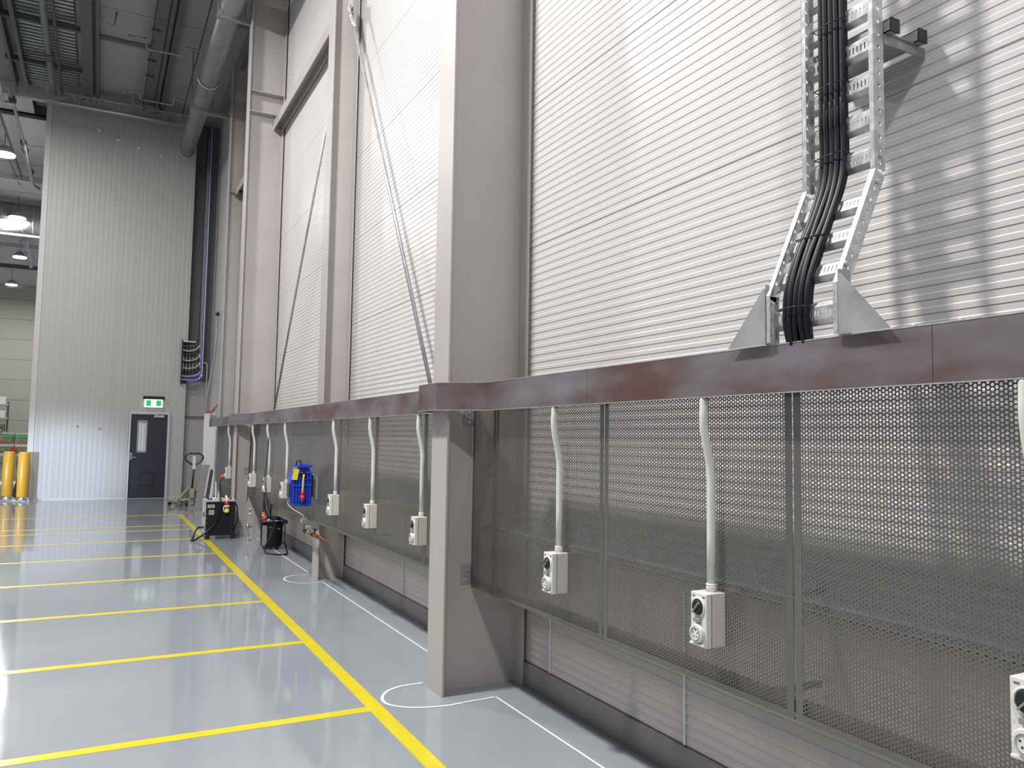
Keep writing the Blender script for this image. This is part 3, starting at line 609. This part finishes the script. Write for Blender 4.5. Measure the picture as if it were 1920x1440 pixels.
# chrome hose tap by the wide column
tv = thing('wash_hose', 'small chrome hose nozzle clipped by the wide column\'s foot', 'hose', (2.02, 12.3, .1))
B().tube(spline([(2.06, 12.3, .44), (2.05, 12.28, .36), (2.03, 12.25, .27), (2.02, 12.24, .20), (2.03, 12.25, .12), (2.05, 12.27, .03), (2.06, 12.3, .01)]), .007, 6).build('hose', 'galvd', tv)
B().cyl((2.06, 12.3, .47), (2.06, 12.29, .43), .016, 8).build('nozzle', 'chrome', tv); B().cyl((2.055, 12.28, .405), (2.055, 12.28, .38), .018, 8).build('collar', 'white', tv)
B().cyl((2.02, 12.24, .25), (2.02, 12.24, .17), .020, 8).box(2.0, 2.08, 12.23, 12.25, .20, .215).build('valve', 'chrome', tv)
B().cyl((2.06, 12.3, 0), (2.06, 12.3, .05), .012, 8, .03).build('foot', 'white', tv)
tag(B().tube(spline([(2.10, 12.62, 1.70), (2.08, 12.6, 1.3), (2.06, 12.58, .9), (2.05, 12.55, .60), (2.03, 12.5, .56)]), .006, 6).build('thin_lead', 'cable'), 'thin dark lead running down beside the wide middle column', 'cable')

# ================================================================== FAR END
pj = thing('pallet_jack', 'hand pallet jack with a looped black handle standing before the end wall', 'pallet jack', (1.80, 18.75, 0))
hx, hy = 1.90, 18.7
B().tube(spline([(hx, hy, 1.135), (hx-.09, hy, 1.14), (hx-.165, hy, 1.10), (hx-.18, hy, 1.03), (hx-.13, hy, .96), (hx-.04, hy, .90), (hx, hy, .885)]), .017, 8).build('handle_loop', 'black', pj)
B().tube(spline([(hx, hy, 1.135), (hx+.09, hy, 1.14), (hx+.165, hy, 1.10), (hx+.18, hy, 1.03), (hx+.13, hy, .96), (hx+.04, hy, .90), (hx, hy, .885)]), .017, 8).build('handle_loop', 'black', pj)
B().box(hx-.03, hx+.03, hy-.03, hy+.03, .79, 1.09).build('grip_housing', 'boxl', pj, bevel=.008)
B().cyl((hx+.03, hy-.01, 1.07), (hx+.12, hy-.02, 1.03), .006, 6).build('release_lever', 'tan', pj)
B().cyl((hx, hy, .79), (hx-.02, hy, .38), .022, 10).build('draw_bar', 'black', pj)
B().box(hx-.06, hx+.03, hy-.06, hy+.05, .17, .37).build('pump_housing', 'tan', pj, bevel=.01)
for s in (-1, 1):
    B().prism([(hx-.02+s*.03, hy, .42), (hx-.02+s*.07, hy, .42), (hx-.02+s*.33, hy, .12), (hx-.02+s*.26, hy, .12)], (0, .04, 0)).build('frame_arm', 'tan', pj)
    B().prism([(hx-.02+s*.05, hy+.03, .37), (hx-.02+s*.24, hy+.03, .15), (hx-.02+s*.05, hy+.03, .15)], (0, .01, 0)).build('frame_plate', 'rusty', pj)
    B().cyl((hx-.03+s*.065, hy-.02, .065), (hx-.03+s*.115, hy-.02, .065), .065, 16).build('steer_wheel', 'rubber', pj)
    B().box(hx-.02+s*.18-.075, hx-.02+s*.18+.075, hy+.05, hy+1.15, .06, .115).build('fork', 'tan', pj, bevel=.01)
B().box(hx-.30, hx+.26, hy+.0, hy+.07, .10, .16).build('cross_head', 'tan', pj, bevel=.01)
B().prism([(1.40, 18.68, .05), (1.62, 18.68, .03), (1.62, 18.68, .07), (1.42, 18.68, .12)], (0, .14, 0)).build('foot_plate', 'rusty', pj)
B().cyl((1.44, 18.68, .045), (1.44, 18.80, .045), .04, 12).build('load_roller', 'rubber', pj)
def lean(name, label, x0, x1, y, ztop, lean_, m, th=.02, zb=0.):
    return tag(B().prism([(x0-lean_, y-.12, zb), (x1-lean_, y-.12, zb), (x1, y, ztop), (x0, y, ztop)], (0, th, .004)).build(name, m), label, 'board', 'boards leaning by the last column')
lean('leaning_board', 'tall grey board leaning with its pale edge by the pallet jack', 1.945, 2.08, 17.5, .93, .15, 'board')
lean('leaning_board', 'narrow dark board leaning right of the tall grey board', 2.075, 2.14, 17.3, .84, .12, 'rubber')
lean('leaning_board', 'thin white-edged strip leaning against the dark board', 2.12, 2.14, 17.15, .86, .10, 'boardw')
lean('leaning_board', 'short white board standing behind the black cabinet', 2.15, 2.235, 17.1, .72, 0, 'boardw')
wp = thing('white_post', 'tall white boxed post beside the trunking\'s end', 'post', (2.24, 19.0, 0)); B().box(2.11, 2.36, 19.0, 19.12, 0, 2.08).build('post_body', 'boardw', wp, bevel=.005); B().box(2.28, 2.36, 18.97, 19.0, 1.80, 2.0).build('bracket', 'grey', wp)
cpz = thing('copper_riser', 'copper pipe and valve above the white post', 'pipework', (2.24, 18.985, 2.0))
B().tube(spline([(2.10, 18.985, 2.05), (2.16, 18.985, 2.07), (2.24, 18.985, 2.08), (2.30, 18.985, 2.14)]), .016, 8).build('pipe_run', 'copper', cpz); B().cyl((2.25, 18.985, 1.86), (2.25, 18.985, 2.08), .016, 8).build('pipe_drop', 'copper', cpz)
B().cyl((2.28, 18.985, 2.10), (2.32, 18.56, 2.22), .022, 8, .01).build('valve', 'copper', cpz)
# cable bundle curving into the block
cr_ = thing('cable_riser', 'perforated cable riser turning into the end wall beside the corner', 'cable tray', (2.2, 21.0, 3.0))
B().box(1.74, 1.76, 20.99, 21.13, 2.80, 3.90).box(1.74, 1.885, 21.11, 21.13, 2.82, 3.88).build('dark_entry', 'black', cr_)  # black plates stand in for the dark inside of the cable opening
for i in range(5): B().box(1.78+i*.075, 1.80+i*.075, 21.10, 21.12, 2.88, 3.82).build('rung', 'galvd', cr_)
B().box(2.215, 2.235, 20.98, 21.12, 3.0, 9.35).build('side_rail', 'galv', cr_)
B().tube(spline([(1.76, 21.0, 2.90), (2.0, 21.0, 2.90), (2.14, 21.0, 2.93), (2.21, 21.0, 3.03), (2.225, 21.0, 3.2)]), .012, 6).build('lower_rail', 'galv', cr_)
B().box(1.76, 2.05, 20.98, 21.0, 3.84, 3.87).build('upper_rail', 'galv', cr_)
cabs = [(3.80, 2.13, 'cable'), (3.72, 2.14, 'cable'), (3.64, 2.145, 'wcable'), (3.58, 2.15, 'cable'), (3.52, 2.155, 'cable'), (3.40, 2.16, 'wcable'), (3.34, 2.165, 'cable'), (3.20, 2.17, 'wcable'), (3.13, 2.175, 'cable'), (3.07, 2.18, 'cable'), (3.00, 2.19, 'wcable'), (2.95, 2.195, 'bcable'), (2.91, 2.20, 'bcable')]
for i, (z, x, m) in enumerate(cabs):
    nm = {'cable': 'black', 'wcable': 'pale grey', 'bcable': 'blue'}[m]
    tag(B().tube(spline([(1.76, 21.05, z), (1.90, 21.04, z-.01*(i % 3)), (2.02, 21.04, z+.01), (x-.05, 21.04, z+.06), (x, 21.04, z+.18), (x, 21.04, z+.5), (x, 21.04, 9.3)], 4), .014, 6).build('riser_cable', m),
        nm+' cable in the bundle turning from the riser into the end wall', 'cable', nm+' cables at the end wall corner')
tag(B().tube([(2.235, 20.9, 3.34), (2.30, 20.9, 3.34), (2.33, 20.9, 3.28), (2.33, 20.9, 0)], .012, 6).build('conduit', 'galv'), 'thin bare conduit dropping right of the cable riser', 'conduit')
dp = thing('downpipe', 'dark slanting pipe in the recess beside the last column', 'pipe', (2.36, 19.8, 2.3)); B().tube([(2.40, 19.8, 4.5), (2.38, 19.8, 3.6), (2.24, 19.9, 2.4), (2.22, 19.9, 1.0)], .03, 8).build('pipe_run', 'grey', dp); B().cyl((2.42, 19.8, 4.45), (2.36, 19.8, 4.40), .045, 8).build('pipe_clamp', 'black', dp)
# high perforated tray across the end wall
ht = thing('cable_tray', 'perforated galvanised cable tray crossing high on the end wall', 'cable tray', (0, 20.6, 9.2))
b = B(); b.holed((-1.45, 20.45, 9.12), (1, 0, 0), (0, 0, 1), .012, .026, 25, 2, .125, .10, SLOT); b.build('side_plate', 'galvd', ht, solid=.003)
b = B(); b.holed((-1.45, 20.45, 9.12), (1, 0, 0), (0, 1, 0), .010, .04, 25, 2, .125, .14, SLOT); b.build('tray_bed', 'galvd', ht, solid=.003)
B().box(-1.46, 1.68, 20.44, 20.46, 9.32, 9.345).build('top_lip', 'galv', ht)
B().cyl((-1.13, 20.38, 9.07), (1.34, 20.38, 9.07), .032, 10).build('pipe_rail', 'galv', ht)
for x in (-.75, .35, 1.1): B().box(x, x+.03, 20.36, 20.40, 9.02, 9.6).build('hanger', 'galvd', ht)
for x, z in ((-.30, 8.83), (.12, 8.68), (.58, 8.56), (1.08, 8.45)):
    tag(B().cyl((x, 21.13, z), (x, 21.149, z), .03, 8, .015).box(x-.05, x+.01, 21.11, 21.14, z, z+.025).build('wall_fixing', 'boxl'), 'small white fixing high on the end wall under the cable tray', 'fixing', 'white fixings high on the end wall')
for x, z in ((-.43, 1.70), (.03, 1.66)): tag(B().cyl((x, 21.13, z), (x, 21.149, z), .014, 8).build('wall_plug', 'black'), ('left' if x < 0 else 'right')+' dark dot of a plug in the end wall left of the door', 'fixing')
# ceiling services
def cp_(name, label, cat, pts, r, m='pipe', n=10, group=None):
    return tag(B().tube(pts, r, n).build(name, m), label, cat, group)
bp = thing('duct_pipe', 'fat grey pipe under the dark ceiling, its open end by the wall corner', 'pipe', (1.8, 17, 8.8))
B().tube([(1.60, 9.5, 8.46), (1.61, 20.6, 8.51)], .17, 24, cap=False).build('pipe_run', 'pipe', bp, solid=.01)
B().tube([(1.61+.175*math.cos(a*.2618), 20.6, 8.51+.175*math.sin(a*.2618)) for a in range(24)], .010, 6, closed=True).build('end_rim', 'galv', bp)
B().tube([(1.60+.20*math.cos(math.pi+a*.2618), 16.1, 8.50+.20*math.sin(math.pi+a*.2618)) for a in range(13)], .015, 6).build('hanger_strap', 'galv', bp)
for y in (17.3, 13.1):
    B().box(1.38, 2.45, y, y+.07, 8.26, 8.33).build('support_bar', 'pipe', bp)
    B().box(1.39, 1.42, y+.01, y+.05, 8.33, 9.6).box(1.80, 1.83, y+.01, y+.05, 8.33, 9.6).build('support_hanger', 'pipe', bp)
for x, r, m, l in ((-1.25, .065, 'pipe', 'thicker of two pipes running under the ceiling slats'), (-1.08, .03, 'dark', 'thin pipe beside the thick one under the ceiling slats')):
    cp_('ceiling_pipe', l, 'pipe', [(x, 9, 9.3), (x-.01, 20.4, 9.3)], r, m)
tag(B().cyl((-1.25, 18.3, 9.3), (-1.25, 18.6, 9.3), .09, 10).build('pipe_coupling', 'dark'), 'dark coupling on the thick pipe under the ceiling slats', 'coupling')
for i, (x, w, z0, z1, l) in enumerate(((-.66, .20, 9.36, 9.6, 'wide dark box beam along the right edge of the ceiling slats'), (-.40, .06, 9.40, 9.6, 'thin dark beam right of the box beam'),
        (.60, .05, 9.30, 9.6, 'left of the three slim beams in the middle of the dark ceiling'), (.84, .07, 9.34, 9.6, 'middle of the three slim beams of the dark ceiling'), (.96, .10, 9.40, 9.6, 'right of the three slim beams of the dark ceiling'),
        (-1.82, .07, 9.30, 9.6, 'dark beam along the left edge of the ceiling slats'), (-2.02, .05, 9.30, 9.6, 'outer dark beam left of the ceiling slats'))):
    t = thing('ceiling_beam', l, 'beam', (x, 15, z0)); B().box(x, x+w, 9, 20.9, z1-.02, z1).box(x, x+w, 9, 20.9, z0, z0+.015).build('flange', 'dark', t); B().box(x+w/2-.006, x+w/2+.006, 9, 20.9, z0+.015, z1-.02).build('web', 'dark', t)
for y in (15.4, 17.3, 19.3): tag(B().box(-2.1, -.66, y-.05, y+.05, 9.40, 9.50).build('cross_beam', 'dark'), 'dark cross beam under the ceiling slats, '+{15.4: 'nearest', 17.3: 'middle', 19.3: 'farthest'}[y]+' of three', 'beam')
tag(B().box(-.34, .62, 17.6, 17.68, 9.50, 9.58).build('cross_beam', 'pipe'), 'pale cross beam between beams of the dark ceiling', 'beam')
def zig(label, y, s=1., z=9.25, x0=.17, m='galvd'):
    return cp_('sprinkler_pipe', label, 'pipe', [(x0, y, z-.10), (x0+.01, y, z), (x0+.31, y, z), (x0+.33, y+.28, z-.02), (x0+.36, y+.34, z-.03), (x0+1.0, y+.34, z-.03), (x0+1.03, y+.30, z-.02), (x0+1.03, y, z), (x0+1.32, y, z), (x0+1.33, y, z-.10)], .022, m, 8)
zig('bent sprinkler pipe crossing under the dark ceiling, nearer one', 16.6); zig('bent sprinkler pipe crossing under the dark ceiling, farther one', 19.3)
cp_('sprinkler_pipe', 'short sprinkler branch left of the bent pipe', 'pipe', [(-.35, 16.4, 9.3), (-.08, 16.45, 9.3), (-.05, 16.5, 9.6)], .018, 'galvd', 8)
for y in (14.5, 16.2, 17.6, 18.4): tag(B().box(.55, .72, y, y+.05, 9.26, 9.31).build('pipe_clamp', 'dark'), 'small clamp under the slim ceiling beams', 'clamp', 'clamps on the slim beams')
tag(B().box(1.85, 2.46, 15.6, 15.72, 9.45, 9.6).box(2.28, 2.34, 12, 20.6, 9.42, 9.6).build('wall_plate_beam', 'pipe'), 'pale beam where the dark ceiling meets the ribbed wall', 'beam')
# lamps
def lamp(i, l):
    t = thing('high_bay_lamp', (('lamp above and behind the camera', 'lamp nearly above the camera, outside the picture', 'lamp above the middle columns, outside the picture', 'lamp just outside the picture\'s upper left corner')[i] if i < 4 else ('bright ceiling lamp at the upper left edge', 'ceiling lamp beyond the bright one at the left edge', 'ceiling lamp behind the silver duct', 'glowing lamp near the top of the far sage wall')[i-4]), 'lamp', l, 'high bay lamps')
    x, y, z = l
    B().cyl((x, y, z+.02), (x, y, z+.22), .26, 20, .12).build('housing', 'galvd', t); B().cyl((x, y, z-.02), (x, y, z+.02), .25, 20).build('lens', 'lampe', t); B().cyl((x, y, z+.22), (x, y, 9.5), .012, 6).build('rod', 'dark', t)
for i, l in enumerate(LAMPS): lamp(i, l)
# upper-left services beyond the block corner
du = thing('air_duct', 'silver corrugated air duct crossing high at the left edge', 'duct', (-4, 33, 8.6))
B().cyl((-12, 31.6, 8.85), (-1.5, 31.6, 8.85), .55, 20).build('duct_body', 'galvd', du)
for x in [-5+.3*i for i in range(11)]: B().tube([(x, 31.6+.56*math.cos(a*.524), 8.85+.56*math.sin(a*.524)) for a in range(12)], .012, 5, closed=True).build('duct_seam', 'galv', du)
B().box(-1.8, -3.4, 31.0, 31.06, 8.15, 8.22).build('duct_rail', 'galv', du)
for y, z, m, l in ((27.9, 9.2, 'galv', 'first bright rail under the far ceiling'), (37.3, 9.0, 'galv', 'bright rail beyond the silver duct'), (41.5, 8.9, 'dark', 'dark rail beyond the bright rail, far ceiling'), (46, 8.7, 'galvd', 'grey rail close to the far sage wall')):
    tag(B().box(-9, -1.45, y, y+.12, z, z+.18).build('ceiling_rail', m), l, 'rail')
tag(B().box(-9, -1.45, 21.05, 21.2, 9.3, 9.6).build('bulkhead_beam', 'trimc'), 'pale edge beam where the near and far ceilings meet at left', 'beam')
for pts, r, m, l in (([(-2.14, 20.3, 9.2), (-2.11, 21.1, 9.2), (-2.08, 24.0, 9.15)], .035, 'galvd', 'grey pipe run under the far ceiling nearest the corner'), ([(-2.08, 24.0, 9.15), (-2.12, 27.9, 9.1), (-1.98, 28.2, 9.1)], .05, 'galv', 'brighter lower length of pipe under the far ceiling'),
        ([(-2.5, 20.5, 9.3), (-2.42, 27.8, 9.3)], .03, 'dark', 'thin dark pipe left of the grey one under the far ceiling'), ([(-2.75, 21, 9.3), (-2.55, 28.8, 9.3)], .03, 'galvd', 'leftmost thin pipe under the far ceiling'),
        ([(-2.9, 36, 9.1), (-3.1, 44, 9.0)], .10, 'galv', 'bright pipe slanting towards the lamp near the far wall'),
        ([(-2.1, 17, 9.45), (-2.3, 20, 9.3), (-2.25, 20.8, 9.0), (-2.0, 20.8, 9.0)], .04, 'galv', 'bent pipe end left of the ceiling slats')):
    cp_('ceiling_pipe', l, 'pipe', pts, r, m)
for y in (20.95, 24.0, 24.6, 26.6): tag(B().cyl((-2.1, y, 9.17), (-2.1, y+.16, 9.17), .08, 8).build('pipe_clamp', 'dark'), 'dark clamp on the pipe under the far ceiling', 'clamp', 'clamps on the far ceiling pipe')
# bollards
def bollard0(label, x, y):
    t = thing('bollard', label, 'bollard', (x, y, 0), 'yellow bollards by the block corner', world=False)
    B().tube([(0, 0, z) for z in (.10, .11, 1.08, 1.105)], [.11, .115, .115, .10], 24).build('post', 'bollard', t)
    B().cyl((0, 0, .03), (0, 0, .10), .15, 24, .12).build('collar', 'chrome', t); B().box(-.17, .17, -.17, .17, 0, .03).build('base_plate', 'chrome', t, bevel=.004)
    for a in (-.13, .13):
        for c in (-.13, .13): B().cyl((a, c, .03), (a, c, .055), .018, 6).build('bolt', 'galv', t)
    return t
b0 = bollard0('left yellow bollard at the left edge of the picture', -1.77, 21.30); dup(b0, (-1.45, 20.92, 0), 'right yellow bollard just in front of the end wall\'s corner')
tag(B().prism([(-1.73, 21.75, 0), (-1.60, 21.75, 0), (-1.48, 21.8, 1.0), (-1.53, 21.8, 1.0)], (0, .03, 0)).build('leaning_board', 'black'), 'dark panel leaning between the two bollards', 'board')
tag(B().prism([(-1.60, 21.6, 0), (-1.56, 21.6, 0), (-1.49, 21.6, 1.08), (-1.53, 21.6, 1.08)], (0, .03, 0)).build('leaning_strip', 'boardw'), 'white strip standing along the left side of the right bollard', 'board')
# far goods
def pallet(x, y, l, n=3):
    t = thing('wrapped_pallet', l, 'pallet load', (x, y, 0), 'wrapped pallet loads before the far wall')
    B().box(x-.3, x+.3, y-.5, y+.5, 0, .14).build('pallet_base', 'wood', t)
    for k in range(n):
        z = .14+k*.44; B().box(x-.28+.02*k, x+.28-.01*k, y-.45, y+.45, z, z+.42).build('carton', ('label', 'wood', 'wood')[k % 3], t)
        B().box(x-.29, x+.29, y-.46, y+.46, z+.28, z+.40).build('strap', ('wrap', 'wrap', 'green')[k % 3], t)
        for q in (-.15, .1): B().box(x+q-.06, x+q+.06, y-.47, y-.46, z+.08, z+.2).build('strap_tab', 'green', t)
    B().box(x-.29, x+.29, y-.46, y+.46, .14+n*.44, .19+n*.44).build('top_sheet', 'wrap', t)
pallet(-3.82, 45, 'wrapped pallet load left, behind the person'); pallet(-3.14, 44.4, 'wrapped pallet load between person and bollards'); 
cr3 = thing('red_crate', 'small dark red crate before the pallet loads', 'crate', (-3.45, 43.6, .4)); B().box(-3.58, -3.36, 43.6, 43.8, .55, .80).build('crate_body', 'red', cr3)
B().box(-3.6, -3.34, 43.6, 43.85, 0, .55).build('stand', 'label', cr3)
sh = thing('storage_rack', 'dark storage rack at the left edge before the sage wall', 'rack', (-4.7, 48, 0))
for x in (-6, -4.2): B().box(x, x+.08, 48, 48.08, 0, 3.1).build('upright', 'dark', sh)
for z in (.8, 1.5, 2.2, 2.9):
    B().box(-6, -4.12, 47.8, 48.3, z, z+.08).build('shelf', 'label', sh)
    for k in range(3): B().box(-5.7+k*.52, -5.3+k*.52, 47.85, 48.2, z+.08, z+.45).build('carton', ('ink', 'wrap', 'rubber')[(k+int(z)) % 3], sh)
tag(B().box(-2.9, -2.1, 27.5, 29, 0.001, .03).build('floor_sheet', 'boardw'), 'white sheet lying on the floor behind the bollards', 'sheet')
# person in hi-vis at the left edge
def skinmesh(name, verts, edges, radii, m, parent, root=0):
    me = bpy.data.meshes.new(name); me.from_pydata(verts, edges, []); o = bpy.data.objects.new(name, me); COL.objects.link(o); o.parent = parent
    sk = o.modifiers.new('skin', 'SKIN'); sk.use_smooth_shade = True
    for i, r in enumerate(radii):
        v = me.skin_vertices[0].data[i]; v.radius = (r, r*.8) if not isinstance(r, tuple) else r
    me.skin_vertices[0].data[root].use_root = True
    ss = o.modifiers.new('sub', 'SUBSURF'); ss.levels = 1; ss.render_levels = 1
    for x in (m if isinstance(m, tuple) else (m,)): me.materials.append(M[x])
    return o
pe = thing('person', 'person in an orange hi-vis vest and dark trousers cut by the left edge', 'person', (-4.28, 46.5, 0), world=False)
V = [(0, 0, .95), (0, 0, 1.15), (0, 0, 1.40), (0, 0, 1.50), (0, 0, 1.60), (0, 0, 1.70), (.10, 0, .90), (.12, .05, .50), (.13, .10, .08), (.14, .0, .04), (-.10, 0, .90), (-.12, -.08, .50), (-.13, -.15, .08), (-.14, -.25, .04),
     (.19, 0, 1.40), (.25, .03, 1.12), (.22, -.15, .92), (-.19, 0, 1.40), (-.25, .03, 1.12), (-.24, -.05, .88)]
E_ = [(0, 1), (1, 2), (2, 3), (3, 4), (4, 5), (0, 6), (6, 7), (7, 8), (8, 9), (0, 10), (10, 11), (11, 12), (12, 13), (2, 14), (14, 15), (15, 16), (2, 17), (17, 18), (18, 19)]
skinmesh('body', V, E_, [.14, .13, .16, .055, .09, .07, .085, .06, .042, .04, .085, .06, .042, .04, .06, .045, .03, .06, .045, .03], 'navy', pe)
skinmesh('hi_vis_vest', [(0, 0, .92), (0, 0, 1.15), (0, 0, 1.38), (.17, 0, 1.40), (.22, .02, 1.25), (-.17, 0, 1.40), (-.22, .02, 1.25)], [(0, 1), (1, 2), (2, 3), (3, 4), (2, 5), (5, 6)], [.17, .165, .18, .08, .07, .08, .07], 'vest', pe)
B().tube([(0, 0, 1.50), (0, 0, 1.56), (0, 0, 1.64), (0, 0, 1.71), (0, 0, 1.745)], [.05, .075, .085, .07, .02], 12).build('face', 'skin', pe)
B().tube([(0, .03, 1.46), (0, .03, 1.56), (0, .025, 1.66), (0, .01, 1.73), (0, 0, 1.77)], [.06, .085, .095, .085, .03], 12).build('hair', 'hair', pe)
for s in (-1, 1): B().tube([(s*.135, .12-.15*(s < 0), .035), (s*.14, -.02-.15*(s < 0), .03), (s*.14, -.14-.15*(s < 0), .025)], [.045, .045, .03], 8).build('shoe', 'wrap', pe)
for o in list(bpy.data.objects):
    if '_w' in o.keys(): del o['_w']
